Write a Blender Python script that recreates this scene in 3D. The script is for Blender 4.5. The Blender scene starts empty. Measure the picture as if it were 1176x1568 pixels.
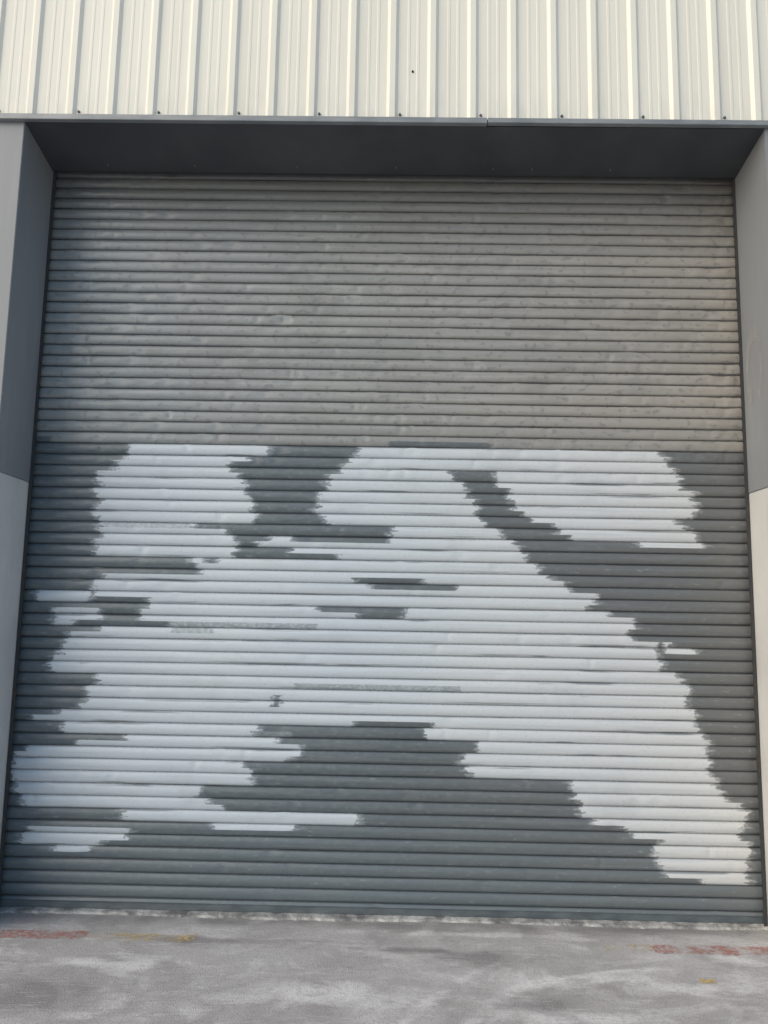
import bpy, bmesh, math, random
import numpy as np
from mathutils import Matrix, Vector
random.seed(4); rng=np.random.default_rng(4)
scene=bpy.context.scene
# ------------------------------------------------------------ survey
CAM=(0.0461,-4.6733,1.7305); YAW,PITCH,ROLL=-0.013,0.1291,0.0178
FPX=1178.
def cam_axes():
    cy,sy=math.cos(YAW),math.sin(YAW);cp,sp=math.cos(PITCH),math.sin(PITCH)
    fwd=np.array([sy*cp,cy*cp,sp]);right=np.array([cy,-sy,0.]);up=np.cross(right,fwd)
    return right*math.cos(ROLL)+up*math.sin(ROLL),-right*math.sin(ROLL)+up*math.cos(ROLL),fwd
RX,UX,FX=cam_axes()
def wall_pt(px,py,Y=0.):
    d=FX+RX*(px-588)/FPX-UX*(py-784)/FPX
    t=(Y-CAM[1])/d[1]; return CAM[0]+t*d[0],CAM[2]+t*d[2]
def ground_pt(px,py):
    d=FX+RX*(px-588)/FPX-UX*(py-784)/FPX
    t=-CAM[2]/d[2]; return CAM[0]+t*d[0],CAM[1]+t*d[1]
W2=2.19; H=4.5; DEP=0.453; ZF=4.587; ZC=2.481
# ------------------------------------------------------------ helpers
class M:
    def __init__(s,name):
        s.m=bpy.data.materials.new(name); s.m.use_nodes=True; s.nt=s.m.node_tree
        s.b=s.nt.nodes['Principled BSDF']; s.out=s.nt.nodes['Material Output']
        s.tc=s.nt.nodes.new('ShaderNodeTexCoord')
    def val(s,sock,v):
        if hasattr(v,'is_linked') or isinstance(v,bpy.types.NodeSocket): s.nt.links.new(v,sock)
        else: sock.default_value=v
    def math(s,op,a,b=0.,c=None,clamp=False):
        n=s.nt.nodes.new('ShaderNodeMath'); n.operation=op; n.use_clamp=clamp
        s.val(n.inputs[0],a); s.val(n.inputs[1],b)
        if c is not None: s.val(n.inputs[2],c)
        return n.outputs[0]
    def mapr(s,v,a,b,c=0.,d=1.,smooth=False):
        n=s.nt.nodes.new('ShaderNodeMapRange'); n.clamp=True
        if smooth: n.interpolation_type='SMOOTHSTEP'
        s.val(n.inputs[0],v); s.val(n.inputs[1],a); s.val(n.inputs[2],b); s.val(n.inputs[3],c); s.val(n.inputs[4],d)
        return n.outputs[0]
    def noise(s,scale=1.,stretch=(1,1,1),detail=4.,rough=.55,off=(0,0,0),dist=0.):
        mp=s.nt.nodes.new('ShaderNodeMapping'); mp.inputs['Scale'].default_value=stretch; mp.inputs['Location'].default_value=off
        s.nt.links.new(s.tc.outputs['Object'],mp.inputs['Vector'])
        n=s.nt.nodes.new('ShaderNodeTexNoise'); n.inputs['Scale'].default_value=scale
        n.inputs['Detail'].default_value=detail; n.inputs['Roughness'].default_value=rough; n.inputs['Distortion'].default_value=dist
        s.nt.links.new(mp.outputs[0],n.inputs['Vector']); return n.outputs['Fac']
    def mix(s,f,a,b,mode='MIX'):
        n=s.nt.nodes.new('ShaderNodeMix'); n.data_type='RGBA'; n.blend_type=mode
        s.val(n.inputs[0],f); s.val(n.inputs[6],c4(a)); s.val(n.inputs[7],c4(b)); return n.outputs[2]
    def attr(s,name):
        n=s.nt.nodes.new('ShaderNodeAttribute'); n.attribute_name=name; return n.outputs['Fac']
    def xyz(s):
        n=s.nt.nodes.new('ShaderNodeSeparateXYZ'); s.nt.links.new(s.tc.outputs['Object'],n.inputs[0]); return n.outputs
    def bump(s,h,dist=.002,strength=1.):
        n=s.nt.nodes.new('ShaderNodeBump'); n.inputs['Distance'].default_value=dist; n.inputs['Strength'].default_value=strength
        s.nt.links.new(h,n.inputs['Height']); s.nt.links.new(n.outputs[0],s.b.inputs['Normal'])
    def set(s,col=None,rough=None,metal=None,spec=None):
        if col is not None: s.val(s.b.inputs['Base Color'],c4(col))
        if rough is not None: s.val(s.b.inputs['Roughness'],rough)
        if metal is not None: s.val(s.b.inputs['Metallic'],metal)
        if spec is not None: s.val(s.b.inputs['Specular IOR Level'],spec)
def c4(c):
    return (c[0],c[1],c[2],1.) if isinstance(c,tuple) and len(c)==3 else c
def empty(name):
    e=bpy.data.objects.new(name,None); scene.collection.objects.link(e); return e
def mesh_obj(name,verts,faces,mat,parent=None,smooth=False):
    me=bpy.data.meshes.new(name); me.from_pydata(verts,[],faces); me.update()
    if smooth: me.polygons.foreach_set('use_smooth',[True]*len(me.polygons))
    o=bpy.data.objects.new(name,me); scene.collection.objects.link(o)
    if mat: me.materials.append(mat)
    if parent: o.parent=parent
    return o
def box(name,x0,x1,y0,y1,z0,z1,mat,parent=None,bevel=0.):
    bm=bmesh.new(); bmesh.ops.create_cube(bm,size=1)
    for v in bm.verts:
        v.co=Vector(((x0+x1)/2+v.co.x*(x1-x0),(y0+y1)/2+v.co.y*(y1-y0),(z0+z1)/2+v.co.z*(z1-z0)))
    if bevel: bmesh.ops.bevel(bm,geom=bm.edges[:],offset=bevel,segments=2,affect='EDGES')
    me=bpy.data.meshes.new(name); bm.to_mesh(me); bm.free()
    o=bpy.data.objects.new(name,me); scene.collection.objects.link(o); me.materials.append(mat)
    if parent: o.parent=parent
    return o
# ------------------------------------------------------------ materials
m=M('flashing_paint'); n1=m.noise(1.3,(1,1,.5),4); n2=m.noise(14,(1,1,.15),3)
c=m.mix(m.mapr(n1,.35,.7),(.235,.25,.27),(.285,.30,.315)); c=m.mix(m.mapr(n2,.5,.8,0,.35),c,(.36,.36,.355))
m.set(c,m.mapr(n1,.3,.7,.34,.5),0,.5); m.bump(m.noise(2.2,detail=1),.008,.5); MFL=m.m
m=M('soffit_paint'); n1=m.noise(1.7,detail=4); c=m.mix(m.mapr(n1,.35,.7),(.055,.06,.068),(.09,.095,.102)); m.set(c,.5,0,.35); m.bump(m.noise(2.,detail=1),.01,.5); MSO=m.m
m=M('trim_metal'); n1=m.noise(5,(1,1,4),4); c=m.mix(m.mapr(n1,.35,.7),(.22,.24,.255),(.32,.335,.34)); m.set(c,.45,.2,.5); MTR=m.m
m=M('cream_cladding'); n1=m.noise(1.2,(1,1,.4),4); n2=m.noise(9,(1,1,.06),4); z=m.xyz()[2]
c=m.mix(m.mapr(n1,.35,.7),(.80,.785,.70),(.85,.835,.75)); c=m.mix(m.mapr(n2,.52,.8,0,.3),c,(.64,.62,.55))
g=m.math('MULTIPLY',m.mapr(z,4.63,4.85,1,0),m.mapr(m.noise(25,(1,1,.2),3),.4,.75)); c=m.mix(m.math('MULTIPLY',g,.3),c,(.45,.45,.42))
m.set(c,.38,0,.4); m.bump(m.noise(3,(1,1,.3),1),.004,.5); MCL=m.m
m=M('concrete_panel'); n1=m.noise(2,detail=5,rough=.65); n2=m.noise(90,detail=2); n3=m.noise(12,(1,1,.2),4); z=m.xyz()[2]
c=m.mix(m.mapr(n1,.35,.68),(.56,.56,.555),(.65,.65,.64)); c=m.mix(m.mapr(n3,.55,.8,0,.4),c,(.42,.42,.41)); c=m.mix(m.mapr(z,.0,.5,.45,0),c,(.28,.275,.265))
m.set(c,.85,0,.3); m.bump(m.math('ADD',m.math('MULTIPLY',n2,.3),n1),.003,.5); MCO=m.m
m=M('dark_steel'); n1=m.noise(20,detail=4); c=m.mix(m.mapr(n1,.55,.72),(.045,.05,.055),(.09,.06,.045)); m.set(c,.6,0,.3); MDK=m.m
m=M('screw_zinc'); m.set((.2,.2,.2),.5,.6); MSC=m.m
m=M('hole_dark'); m.set((.01,.01,.01),.9); MHO=m.m
m=M('threshold_concrete'); n1=m.noise(7,detail=5,rough=.7); n2=m.noise(120,detail=2)
c=m.mix(m.mapr(n1,.4,.62),(.2,.2,.2),(.55,.55,.53)); c=m.mix(m.mapr(n2,.6,.75,0,.5),c,(.12,.12,.12)); m.set(c,.9,0,.2); m.bump(m.math('ADD',n1,n2),.006); MTH=m.m
m=M('faded_spray_paint'); n1=m.noise(12,detail=4)
m.set((.46,.455,.43),.7); m.val(m.b.inputs['Alpha'],m.mapr(n1,.35,.65,.08,.5)); MSP=m.m

# ------------------------------------------------------------ door curtain
L=[ [(197,675),(300,680),(410,684),(412,701),(350,706),(355,722),(368,726),(374,745),(378,760),(385,764),(388,780),(400,790),(378,800),(352,812),(352,825),(368,830),(365,848),(310,860),(150,846),(152,828),(160,806),(150,795),(152,775),(150,750),(152,725),(178,720),(178,706),(200,700)],
[(558,681),(1000,690),(1008,700),(1022,704),(1022,718),(1034,722),(1040,738),(1044,752),(1062,756),(1062,792),(1036,796),(1042,806),(1060,812),(1072,828),(1070,838),(1000,836),(925,832),(860,818),(850,804),(822,800),(820,788),(785,784),(780,752),(762,746),(762,730),(756,718),(680,716),(690,730),(708,738),(712,755),(724,765),(728,780),(740,796),(742,808),(770,815),(780,832),(800,838),(806,858),(826,870),(826,884),(860,892),(862,903),(912,908),(918,918),(898,930),(898,938),(970,946),(974,958),(962,968),(970,978),(1005,984),(1010,1000),(1010,1028),(1045,1036),(1055,1052),(1048,1084),(1065,1092),(1065,1125),(1085,1132),(1085,1182),(1100,1195),(1102,1222),(1140,1235),(1140,1250),(1130,1285),(1148,1295),(1140,1352),(1090,1352),(1015,1338),(1012,1322),(1000,1312),(1005,1285),(960,1278),(955,1266),(888,1256),(886,1240),(890,1228),(874,1216),(874,1202),(898,1196),(860,1192),(722,1186),(718,1178),(704,1172),(710,1158),(742,1152),(735,1140),(690,1138),(640,1124),(660,1114),(660,1108),(540,1104),(530,1112),(400,1108),(385,1130),(462,1138),(468,1150),(440,1162),(392,1164),(370,1168),(390,1180),(388,1200),(310,1198),(302,1215),(318,1230),(345,1236),(345,1240),(535,1243),(550,1258),(550,1270),(330,1266),(310,1258),(250,1260),(190,1254),(185,1240),(40,1238),(30,1215),(20,1195),(22,1165),(30,1146),(120,1142),(125,1132),(195,1130),(205,1122),(100,1122),(95,1108),(50,1106),(44,1094),(118,1088),(124,1078),(136,1072),(135,1055),(152,1048),(150,1034),(82,1024),(80,1008),(92,996),(108,985),(106,964),(272,962),(270,955),(160,950),(215,948),(218,932),(228,928),(230,916),(146,910),(146,898),(155,880),(302,878),(306,866),(345,857),(450,857),(525,862),(524,850),(470,848),(400,832),(412,824),(520,830),(605,828),(605,810),(500,804),(500,790),(487,782),(487,764),(498,758),(500,742),(508,728),(525,722),(525,712),(540,705),(545,692)],
[(58,903),(138,907),(140,922),(60,921)],[(82,930),(152,934),(152,950),(85,954)],
[(45,1262),(195,1268),(192,1282),(150,1290),(140,1302),(105,1300),(30,1296),(30,1282)],
[(1012,986),(1070,990),(1068,1003),(1028,1003)]]
Dk=[[(535,885),(600,888),(702,892),(706,903),(602,902),(545,896)],[(450,928),(530,924),(615,926),(622,948),(558,950),(545,938),(500,936)],
[(418,1066),(432,1068),(430,1082),(418,1081)],[(295,799),(378,802),(378,808),(295,806)]]
Sm=[[(445,1046),(700,1050),(712,1062),(600,1062),(450,1056)],[(160,799),(290,802),(290,808),(160,806)],[(30,1212),(180,1216),(300,1222),(180,1224),(30,1220)],[(390,1118),(500,1122),(390,1126)],[(268,951),(390,952),(490,957),(470,967),(390,967),(268,966)]]
def towall(polys): return [np.array([wall_pt(*p) for p in P]) for P in polys]
def inside(P,X,Z):
    ins=np.zeros(X.shape,bool); n=len(P)
    for i in range(n):
        ax,az=P[i]; bx,bz=P[(i+1)%n]
        if az!=bz: ins^=((az>Z)!=(bz>Z))&(X<ax+(Z-az)*(bx-ax)/(bz-az))
    return ins
def hdist(ins,dx,cap=.06):
    out=np.full(ins.shape,cap)
    for r in range(ins.shape[0]):
        ch=np.nonzero(ins[r,1:]!=ins[r,:-1])[0]+.5
        if len(ch):
            d=np.abs(np.arange(ins.shape[1])[:,None]-ch[None,:]).min(1)*dx
            out[r]=np.minimum(d,cap)
    return np.where(ins,out,-out)
NS=64; PIT=H/NS; NC=440
prof=[(0.0,-.002),(.03,-.0015),(.055,.003),(.12,.0066),(.26,.0098),(.42,.0110),(.49,.0111),(.51,.0111),(.62,.0106),(.78,.0082),(.89,.0042),(.94,.001),(.965,-.002),(1.0,-.003)]
groove=[1,.85,.3,.05,0,0,0,0,0,0,.06,.4,.95,1]
xs=np.linspace(-W2-.01,W2+.01,NC); dx=xs[1]-xs[0]
NP=len(prof); rows=NS+2
V=np.zeros((rows,NP,NC,3),np.float32); G=np.zeros((rows,NP,NC),np.float32); VE=np.zeros((rows,NP,NC),np.float32); SR=np.zeros((rows,NP,NC),np.float32)
for s in range(rows):
    ph=rng.uniform(0,6.28,4); am=rng.uniform(.2,1,4)
    sag=.0010*(am[0]*np.sin(xs*1.3+ph[0])+am[1]*np.sin(xs*3.1+ph[1])+.5*am[2]*np.sin(xs*8.+ph[2]))
    if s<4: sag=sag*.3
    bow=.0022*(am[3]*np.sin(xs*2.2+ph[3])+am[1]*np.sin(xs*5.+ph[0]))
    dent=np.zeros(NC); lip=np.zeros(NC)
    for k in range(rng.poisson(3 if s<36 else 18)):
        c0=W2-abs(rng.uniform(0,1)**1.4)*2*W2 if s>=36 else rng.uniform(-W2,W2)
        g=np.exp(-((xs-c0)/rng.uniform(.015,.05))**2); dent+=rng.uniform(.001,.005)*g; lip+=rng.uniform(-.006,.005)*g
    rv=rng.uniform()
    for j,(t,y) in enumerate(prof):
        bul=math.sin(math.pi*t)
        V[s,j,:,0]=xs; V[s,j,:,1]=-(y+bul*(bow*.6-dent)); V[s,j,:,2]=(s+t)*PIT+sag+lip*(t if t<.95 else 0)
        G[s,j,:]=groove[j]; SR[s,j,:]=rv
        VE[s,j,:]=(s+(.3 if t<.5 else .72))*PIT
HX=np.repeat(xs[None,:],rows*2,0); HZ=np.array([(s+o)*PIT for s in range(rows) for o in (.3,.72)])[:,None]*np.ones((1,NC))
jit=rng.normal(0,.012,(rows*2,1)); HXj=HX+jit
A=np.zeros(HX.shape,bool)
for P in towall(L): A|=inside(P,HXj,HZ)
for P in towall(Dk): A&=~inside(P,HXj,HZ)
B=np.zeros(HX.shape,bool)
for P in towall(Sm): B|=inside(P,HXj,HZ)
hA=hdist(A,dx).reshape(rows,2,NC); hB=hdist(B,dx).reshape(rows,2,NC)
half=np.array([0 if t<.5 else 1 for t,_ in prof])
lp=hA[:,half,:]; sm=hB[:,half,:]
lz=wall_pt(60,671)[1]; rz=wall_pt(1135,688)[1]; zmid=round(((lz+rz)*.5)/PIT)*PIT
# last coat stops on a slat joint, a few lengths of the next slat caught as well
srow=int(round(zmid/PIT))
D=np.where(np.arange(rows)[:,None]*np.ones((1,NC))<srow,.06,-.06)
catch=(np.sin(xs*2.1+1)+np.sin(xs*5.3)+.4*np.sin(xs*13)>.9)
dkp=np.repeat(D[:,None,:],NP,1)
dk2=hdist(np.repeat(catch[None,:],1,0),dx)[0]
for j,(t,_) in enumerate(prof):
    if t<.5: dkp[srow,j,:]=dk2
idx=np.arange(rows*NP*NC).reshape(rows,NP,NC)
q=np.stack([idx[:,:-1,:-1],idx[:,:-1,1:],idx[:,1:,1:],idx[:,1:,:-1]],-1).reshape(-1,4)
me=bpy.data.meshes.new('curtain'); nv=rows*NP*NC
me.vertices.add(nv); me.vertices.foreach_set('co',V.reshape(-1))
me.loops.add(q.size); me.loops.foreach_set('vertex_index',q.reshape(-1).astype(np.int32))
me.polygons.add(len(q)); me.polygons.foreach_set('loop_start',np.arange(0,q.size,4,dtype=np.int32)); 
me.update(calc_edges=True); me.polygons.foreach_set('use_smooth',np.ones(len(q),bool))
for nm,arr in (('lightp',lp),('smear',sm),('darkp',dkp),('groove',G),('slat',SR)):
    at=me.attributes.new(nm,'FLOAT','POINT'); at.data.foreach_set('value',np.ascontiguousarray(arr).reshape(-1).astype(np.float32))
me.update()
m=M('shutter_paint'); X=m.xyz()
lpA,smA,dkA,gA,srA=[m.attr(k) for k in ('lightp','smear','darkp','groove','slat')]
nf=m.noise(55,(1,1,1.6),2,.5); nm_=m.noise(16,(1,1,3),2,.55,off=(3,1,7)); nl=m.noise(.9,(1,1,1),2); streak=m.noise(3,(.35,1,14),3,.6)
spot=m.noise(24,(1,1,1.3),2,.5,off=(5,5,5)); stain=m.noise(2.2,(1,1,1.6),4,.65,off=(9,2,2))
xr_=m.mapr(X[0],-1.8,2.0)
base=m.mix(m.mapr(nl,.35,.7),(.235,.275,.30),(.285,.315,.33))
base=m.mix(xr_,base,(.35,.325,.29))  # warm sunlight on the right, bluer shade by the left jamb, painted into colour
base=m.mix(m.mapr(streak,.48,.68,0,.4),base,(.46,.46,.44))
base=m.mix(m.mapr(srA,0,1,0,.3),base,(.19,.205,.21))
base=m.mix(m.mapr(stain,.50,.68,0,.35),base,(.17,.174,.175))
base=m.mix(m.mapr(spot,.58,.68,0,.4),base,(.13,.13,.128))
base=m.mix(m.mapr(X[2],4.0,4.45,0,.7),base,(.09,.09,.088))  # soft soffit shadow painted into the top of the curtain
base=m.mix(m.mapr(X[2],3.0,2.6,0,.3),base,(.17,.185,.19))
dm=m.mapr(m.math('ADD',dkA,m.math('MULTIPLY',m.math('SUBTRACT',nm_,.5),.09)),-.012,.012)
slate=m.mix(m.mapr(nm_,.35,.7),(.085,.115,.137),(.115,.145,.165))
slate=m.mix(m.mapr(X[0],-.6,2.0,0,.75),slate,(.145,.142,.137))  # slate coat: warmer light towards the right put into the colour
slate=m.mix(m.mapr(X[2],.65,.1,0,.5),slate,(.14,.18,.205))
slate=m.mix(m.mapr(streak,.5,.75,0,.45),slate,(.2,.22,.235))
slate=m.mix(m.mapr(spot,.6,.7,0,.3),slate,(.2,.21,.22))
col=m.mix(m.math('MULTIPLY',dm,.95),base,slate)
edge=m.math('ADD',lpA,m.math('ADD',m.math('MULTIPLY',m.math('SUBTRACT',nf,.5),.06),m.math('MULTIPLY',m.math('SUBTRACT',nm_,.5),.12)))
lm=m.mapr(edge,-.010,.010)
halo=m.math('MULTIPLY',m.mapr(edge,-.04,-.006),m.mapr(streak,.4,.6,.1,.5))
light=m.mix(m.mapr(nl,.35,.68),(.51,.58,.645),(.57,.625,.675))
light=m.mix(m.mapr(X[0],-.3,2.2,0,.8),light,(.64,.64,.63))  # light coat: same left-to-right warming of the light, painted in
light=m.mix(m.mapr(streak,.5,.72,0,.45),light,(.40,.46,.52))
light=m.mix(m.mapr(stain,.55,.7,0,.25),light,(.35,.39,.42))
light=m.mix(m.mapr(nf,.6,.75,0,.3),light,(.38,.43,.47))
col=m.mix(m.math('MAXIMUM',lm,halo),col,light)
miss=m.noise(1.0,(1,1,20),3,.6,off=(1,8,3))
col=m.mix(m.math('MULTIPLY',m.math('MULTIPLY',m.mapr(miss,.59,.63),m.mapr(gA,.0,.05)),m.math('MULTIPLY',lm,.7)),col,(.14,.17,.19))
sme=m.math('ADD',smA,m.math('MULTIPLY',m.math('SUBTRACT',nm_,.5),.08))
col=m.mix(m.math('MULTIPLY',m.mapr(sme,-.006,.006),m.mapr(nf,.3,.6,.3,.8)),col,(.26,.31,.34))
gs=m.math('MULTIPLY',gA,m.math('SUBTRACT',m.mapr(nf,.3,.7,.7,.95),m.math('MULTIPLY',lm,.3)))
col=m.mix(gs,col,(.035,.042,.05))
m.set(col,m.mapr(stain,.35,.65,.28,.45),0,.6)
m.bump(m.math('ADD',m.math('MULTIPLY',nf,.4),spot),.002,.7)
MSH=m.m
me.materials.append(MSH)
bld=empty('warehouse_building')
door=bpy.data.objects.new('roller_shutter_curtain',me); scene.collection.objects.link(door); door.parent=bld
m=M('bottom_rail_paint'); n1=m.noise(8,(1,1,3),4); c=m.mix(m.mapr(n1,.35,.7),(.08,.10,.115),(.13,.155,.17)); m.set(c,.6); MBR=m.m
box('shutter_bottom_rail',-W2+.004,W2-.004,-.024,-.008,.014,.05,MBR,bld,.003)
for s,nmn in ((-1,'shutter_guide_left'),(1,'shutter_guide_right')):
    x0=s*(W2-.018); x1=s*(W2+.0)
    box(nmn,min(x0,x1),max(x0,x1),-.05,-.042,0,H+.02,MDK,bld,.001)
    x0=s*(W2-.003); x1=s*(W2+.02)
    box(nmn+'_back',min(x0,x1),max(x0,x1),-.042,.03,0,H+.1,MDK,bld)
box('shutter_head_box',-W2-.02,W2+.02,.03,.5,H+.01,H+.3,MDK,bld)
box('shutter_head_lintel',-W2,W2,-.045,.03,H+.09,H+.3,MDK,bld)
# ------------------------------------------------------------ building
XO=12.
for s,k in ((-1,'left'),(1,'right')):
    aw,bw=sorted((s*(W2+.004),s*XO))
    box('concrete_wall_'+k,aw,bw,-DEP+.004,.3,-.3,ZC,MCO,bld,.004)
    a2,b2=sorted((s*W2,s*(W2+.95)))
    box('jamb_flashing_'+k,a2,b2,-DEP,-.0,ZC,ZF+.01,MFL,bld,.003)
    a3,b3=sorted((s*(W2+.952),s*XO))
    box('upper_wall_'+k,a3,b3,-DEP+.01,.3,ZC+.002,ZF+.2,MDK,bld)
    a4,b4=sorted((s*(W2+.022),s*(W2+.95)))
    box('jamb_core_'+k,a4,b4,.002,.3,ZC+.002,ZF+.2,MDK,bld)
xj=wall_pt(745,190,-DEP)[0]
mesh_obj('soffit',[(-W2,-DEP+.002,ZF),(W2,-DEP+.002,ZF),(W2,-.06,H+.012),(-W2,-.06,H+.012),(-W2,-DEP+.002,ZF+.02),(W2,-DEP+.002,ZF+.02),(W2,-.06,H+.04),(-W2,-.06,H+.04)],
 [(0,1,2,3),(4,7,6,5),(2,1,5,6),(3,2,6,7),(0,3,7,4)],MSO,bld)
def soffz(y): return ZF+(H+.012-ZF)*(y+DEP)/(DEP-.06)
mesh_obj('soffit_lap_joint',[(xj,-DEP+.003,ZF-.003),(xj+.04,-DEP+.003,ZF-.003),(xj+.04,-.062,H+.009),(xj,-.062,H+.009)],[(0,1,2,3)],MSO,bld)
YB=-DEP-.012; ZB=ZF+.034
for i,(x0,x1) in enumerate(((-XO,xj),(xj+.004,XO))):
    box('fascia_trim_%d'%(i+1),x0,x1,YB-.022,-DEP-.001,ZF-.003+(.004 if i else 0),ZF+.032,MTR,bld,.002)
def cladding(name,x0,x1,z0,z1,xr,yb,mat):
    pw=.2385; pts=[]
    k0=int(math.floor((x0-xr)/pw))
    for k in range(k0,int((x1-xr)/pw)+1):
        c=xr+k*pw
        for dx_,y in ((-.034,0),(-.016,.018),(.016,.018),(.034,0),(.085,0),(.089,.0015),(.101,.0015),(.105,0),(.140,0),(.144,.0015),(.156,.0015),(.160,0)):
            pts.append((c+dx_,yb-y))
    pts=[p for p in pts if x0<=p[0]<=x1]
    nz=10; vs=[];fs=[]; n=len(pts)
    for j in range(nz+1):
        z=z0+(z1-z0)*j/nz
        vs+=[(p[0],p[1],z) for p in pts]
    for j in range(nz):
        for i in range(n-1): fs.append((j*n+i,j*n+i+1,(j+1)*n+i+1,(j+1)*n+i))
    o=mesh_obj(name,vs,fs,mat,bld)
    sd=o.modifiers.new('thick','SOLIDIFY'); sd.thickness=.0015; sd.offset=-1
    return o
xr=wall_pt(600,178,-DEP-.03)[0]
cladding('upper_cladding',-XO,XO,ZB,8.2,xr,YB,MCL)
for s,k in ((-1,'left'),(1,'right')):
    a,b_=sorted((s*(W2+.96),s*XO)); cladding('side_cladding_'+k,a,b_,ZC+.02,ZF-.006,xr,YB+.01,MCL)
box('upper_wall_core',-XO,XO,YB+.008,.3,ZF+.21,8.15,MDK,bld)
box('parapet_capping',-XO-.03,XO+.03,YB-.05,.35,8.2,8.26,MTR,bld,.004)
box('building_body',-XO,XO,.52,14,-.3,8.1,MCO,bld)
def screw(name,x,y,z,r,mat,axis='y'):
    bm=bmesh.new(); bmesh.ops.create_cone(bm,cap_ends=True,segments=10,radius1=r,radius2=r*.8,depth=.006)
    bmesh.ops.create_cone(bm,cap_ends=True,segments=6,radius1=r*.55,radius2=r*.5,depth=.012,matrix=Matrix.Translation((0,0,.004)))
    me=bpy.data.meshes.new(name); 
    bmesh.ops.rotate(bm,verts=bm.verts,cent=(0,0,0),matrix=Matrix.Rotation(math.pi/2 if axis=='y' else math.pi,3,'X'))
    bmesh.ops.translate(bm,verts=bm.verts,vec=(x,y,z)); bm.to_mesh(me); bm.free(); me.materials.append(mat)
    o=bpy.data.objects.new(name,me); scene.collection.objects.link(o); o.parent=bld
for i in range(-9,10):
    x=xr+i*2*.2385+.012
    if abs(x)<4.5: screw('cladding_screw_%d'%(i+10),x+.035,YB-.004,ZB+.024,.009,MSC)
hx,hz=wall_pt(632,110,YB); screw('cladding_hole',hx,YB-.0,hz,.008,MHO)
for i,(px,py) in enumerate(((298,256),(455,258),(607,262),(755,264),(815,246),(935,266),(165,252))):
    x,z=wall_pt(px,py,-.12); screw('soffit_rivet_%d'%(i+1),x,-.12,soffz(-.12)-.001,.006,MSC,'z')
vs=[];fs=[]
n=40
for i in range(n+1):
    t=math.radians(-60+300*i/n); cy,cz=-.20,3.22
    for r in (.80,1.22): vs.append((W2-.003,cy+.085*r*math.cos(t),cz+.2*r*math.sin(t)))
for i in range(n): fs.append((2*i,2*i+1,2*i+3,2*i+2))
mesh_obj('faded_graffiti',vs,fs,MSP,bld)
# ------------------------------------------------------------ ground
m=M('weathered_concrete'); X=m.xyz()
n0=m.noise(.9,detail=3,rough=.6,dist=.6); n1=m.noise(3.6,detail=5,rough=.6,off=(4,4,0),dist=.4); n2=m.noise(38,detail=4,rough=.75); n3=m.noise(150,detail=2); n4=m.noise(2.6,(1,1.7,1),6,.62,off=(11,3,0),dist=.7)
n5=m.noise(5,(.6,4,1),4,.65,off=(1,13,0),dist=1.6)
def blob(px,py,rx,ry,nz=1.2):
    cx,cy=ground_pt(px,py)
    a=m.math('DIVIDE',m.math('SUBTRACT',X[0],cx),rx); b=m.math('DIVIDE',m.math('SUBTRACT',X[1],cy),ry)
    d=m.math('SQRT',m.math('ADD',m.math('MULTIPLY',a,a),m.math('MULTIPLY',b,b)))
    return m.mapr(m.math('ADD',d,m.math('MULTIPLY',m.math('SUBTRACT',n1,.5),nz*3)),1.1,.3)
def arc(px,py,r,w):
    cx,cy=ground_pt(px,py)
    a=m.math('SUBTRACT',X[0],cx); b=m.math('SUBTRACT',X[1],cy)
    d=m.math('SQRT',m.math('ADD',m.math('MULTIPLY',a,a),m.math('MULTIPLY',b,b)))
    d=m.math('ABSOLUTE',m.math('SUBTRACT',m.math('ADD',d,m.math('MULTIPLY',n1,.12)),r))
    return m.math('MULTIPLY',m.mapr(d,w,w*.3),m.mapr(n4,.42,.6))
c=m.mix(m.mapr(n0,.35,.65),(.44,.425,.418),(.53,.52,.512))
c=m.mix(m.mapr(n1,.46,.64,0,.55),c,(.32,.305,.30))
c=m.mix(m.mapr(n4,.50,.62,0,.65),c,(.68,.67,.66))
for a in ((725,1468,.28,.12),(840,1535,.2,.10),(1000,1425,.4,.06),(330,1440,.5,.05),(60,1520,.4,.2),(620,1455,.3,.05)):
    c=m.mix(m.math('MULTIPLY',blob(*a),.7),c,(.20,.19,.188))
for a in ((840,1500,.12,.14),(930,1500,.24,.06),(490,1525,.38,.12),(180,1475,.3,.06),(870,1560,.35,.06),(1060,1515,.25,.07),(700,1430,.5,.04)):
    c=m.mix(m.math('MULTIPLY',blob(*a),.7),c,(.78,.77,.76))
c=m.mix(m.math('MULTIPLY',arc(1150,1700,1.15,.05),.6),c,(.82,.81,.80))
c=m.mix(m.math('MULTIPLY',arc(1150,1700,1.38,.04),.6),c,(.8,.79,.78))
c=m.mix(m.math('MULTIPLY',arc(500,1900,1.6,.06),.4),c,(.2,.19,.19))
c=m.mix(m.mapr(n5,.56,.68,0,.35),c,(.74,.73,.72))
c=m.mix(m.mapr(n5,.42,.34,0,.3),c,(.26,.25,.25))
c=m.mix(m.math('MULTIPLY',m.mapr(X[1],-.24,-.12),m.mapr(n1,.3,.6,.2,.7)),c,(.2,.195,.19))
c=m.mix(m.mapr(n2,.5,.62,0,.3),c,(.27,.26,.255))
c=m.mix(m.mapr(n3,.58,.68,0,.4),c,(.76,.75,.74))
c=m.mix(m.mapr(n3,.42,.34,0,.45),c,(.16,.156,.154))
m.set(c,.92,0,.2); m.bump(m.math('ADD',m.math('MULTIPLY',n2,.6),n3),.004,.8); MGR=m.m
S=400
mesh_obj('concrete_ground',[(-S,-S,0),(S,-S,0),(S,S,0),(-S,S,0)],[(0,1,2,3)],MGR)
vs=[];fs=[];n=160
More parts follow.
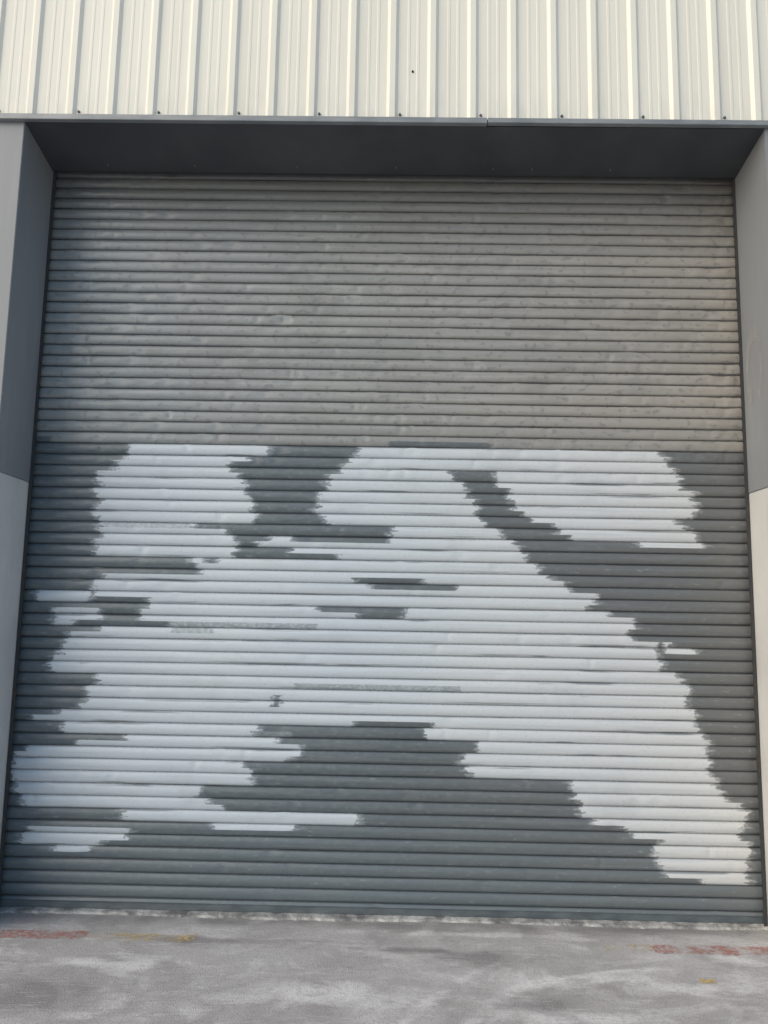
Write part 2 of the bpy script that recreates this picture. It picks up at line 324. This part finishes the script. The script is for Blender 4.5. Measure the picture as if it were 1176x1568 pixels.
for i in range(n+1):
    x=-W2+.001+(2*W2-.002)*i/n; j=rng.normal(0,.004); 
    fy=-.08+j+.01*math.sin(x*3); 
    vs+=[(x,fy,.0),(x,fy+.010,.010+rng.normal(0,.0015)),(x,-.03,.014+rng.normal(0,.001)),(x,.02,.014)]
for i in range(n):
    for k in range(3): a=4*i+k; fs.append((a,a+4,a+5,a+1))
mesh_obj('threshold_strip',vs,fs,MTH,bld)
def wornmat(name,col,lo,hi):
    m=M(name); n1=m.noise(7,detail=5,rough=.75,off=(2,5,1)); n2=m.noise(45,detail=4,rough=.7)
    a=m.math('MULTIPLY',m.mapr(n1,lo,hi,.1,1),m.mapr(n2,.42,.57,.1,.75)); m.set(col,.85); m.val(m.b.inputs['Alpha'],a); return m.m
RED=wornmat('worn_red_paint',(.50,.19,.145),.38,.56); YEL=wornmat('worn_yellow_paint',(.66,.50,.24),.42,.6)
mk=empty('painted_line_marking')
def strip(name,pxa,pxb,py,w,mat,z=.004):
    xa,ya=ground_pt(pxa,py); xb,yb=ground_pt(pxb,py+(pxb-pxa)*.018); n=40; vs=[];fs=[]
    for i in range(n+1):
        t=i/n; x=xa+(xb-xa)*t; y=ya+(yb-ya)*t; e=1 if 0<i<n else .7
        vs+=[(x,y-w/2*e+rng.normal(0,.004),z),(x,y+w/2*e+rng.normal(0,.004),z)]
    for i in range(n): fs.append((2*i,2*i+2,2*i+3,2*i+1))
    mesh_obj(name,vs,fs,mat,mk)
strip('red_left',-120,132,1428,.1,RED); strip('yellow_left',134,300,1434,.09,YEL)
strip('yellow_right',925,998,1451,.08,YEL); strip('red_right',1000,1260,1454,.1,RED)
strip('yellow_dab',1072,1096,1503,.045,wornmat('yellow_dab_paint',(.7,.5,.16),.2,.3))
# ------------------------------------------------------------ light
world=bpy.data.worlds.new('World'); scene.world=world; world.use_nodes=True
nt=world.node_tree; bg=nt.nodes['Background']; sky=nt.nodes.new('ShaderNodeTexSky'); sky.sky_type='NISHITA'
sky.sun_disc=False; EL=math.radians(31); AZ=math.radians(234)
sky.sun_elevation=EL; sky.sun_rotation=AZ; sky.air_density=1.3; sky.dust_density=1.0; sky.ozone_density=2.2
nt.links.new(sky.outputs[0],bg.inputs[0]); bg.inputs[1].default_value=.15
sd=Vector((math.sin(AZ)*math.cos(EL),math.cos(AZ)*math.cos(EL),math.sin(EL)))
l=bpy.data.lights.new('sun','SUN'); l.energy=2.35; l.angle=math.radians(70); l.color=(1,.85,.65)
lo=bpy.data.objects.new('sun',l); scene.collection.objects.link(lo); lo.rotation_euler=sd.to_track_quat('Z','Y').to_euler(); lo.location=sd*30
# ------------------------------------------------------------ camera
cd=bpy.data.cameras.new('camera'); co=bpy.data.objects.new('camera',cd); scene.collection.objects.link(co)
cd.sensor_fit='VERTICAL'; cd.sensor_height=36; cd.lens=FPX/1568*36; cd.clip_end=1500
mt=Matrix.Identity(4)
for i in range(3): mt[i][0]=RX[i]; mt[i][1]=UX[i]; mt[i][2]=-FX[i]; mt[i][3]=CAM[i]
co.matrix_world=mt; scene.camera=co
scene.view_settings.view_transform='Standard'; scene.view_settings.look='None'; scene.view_settings.exposure=0
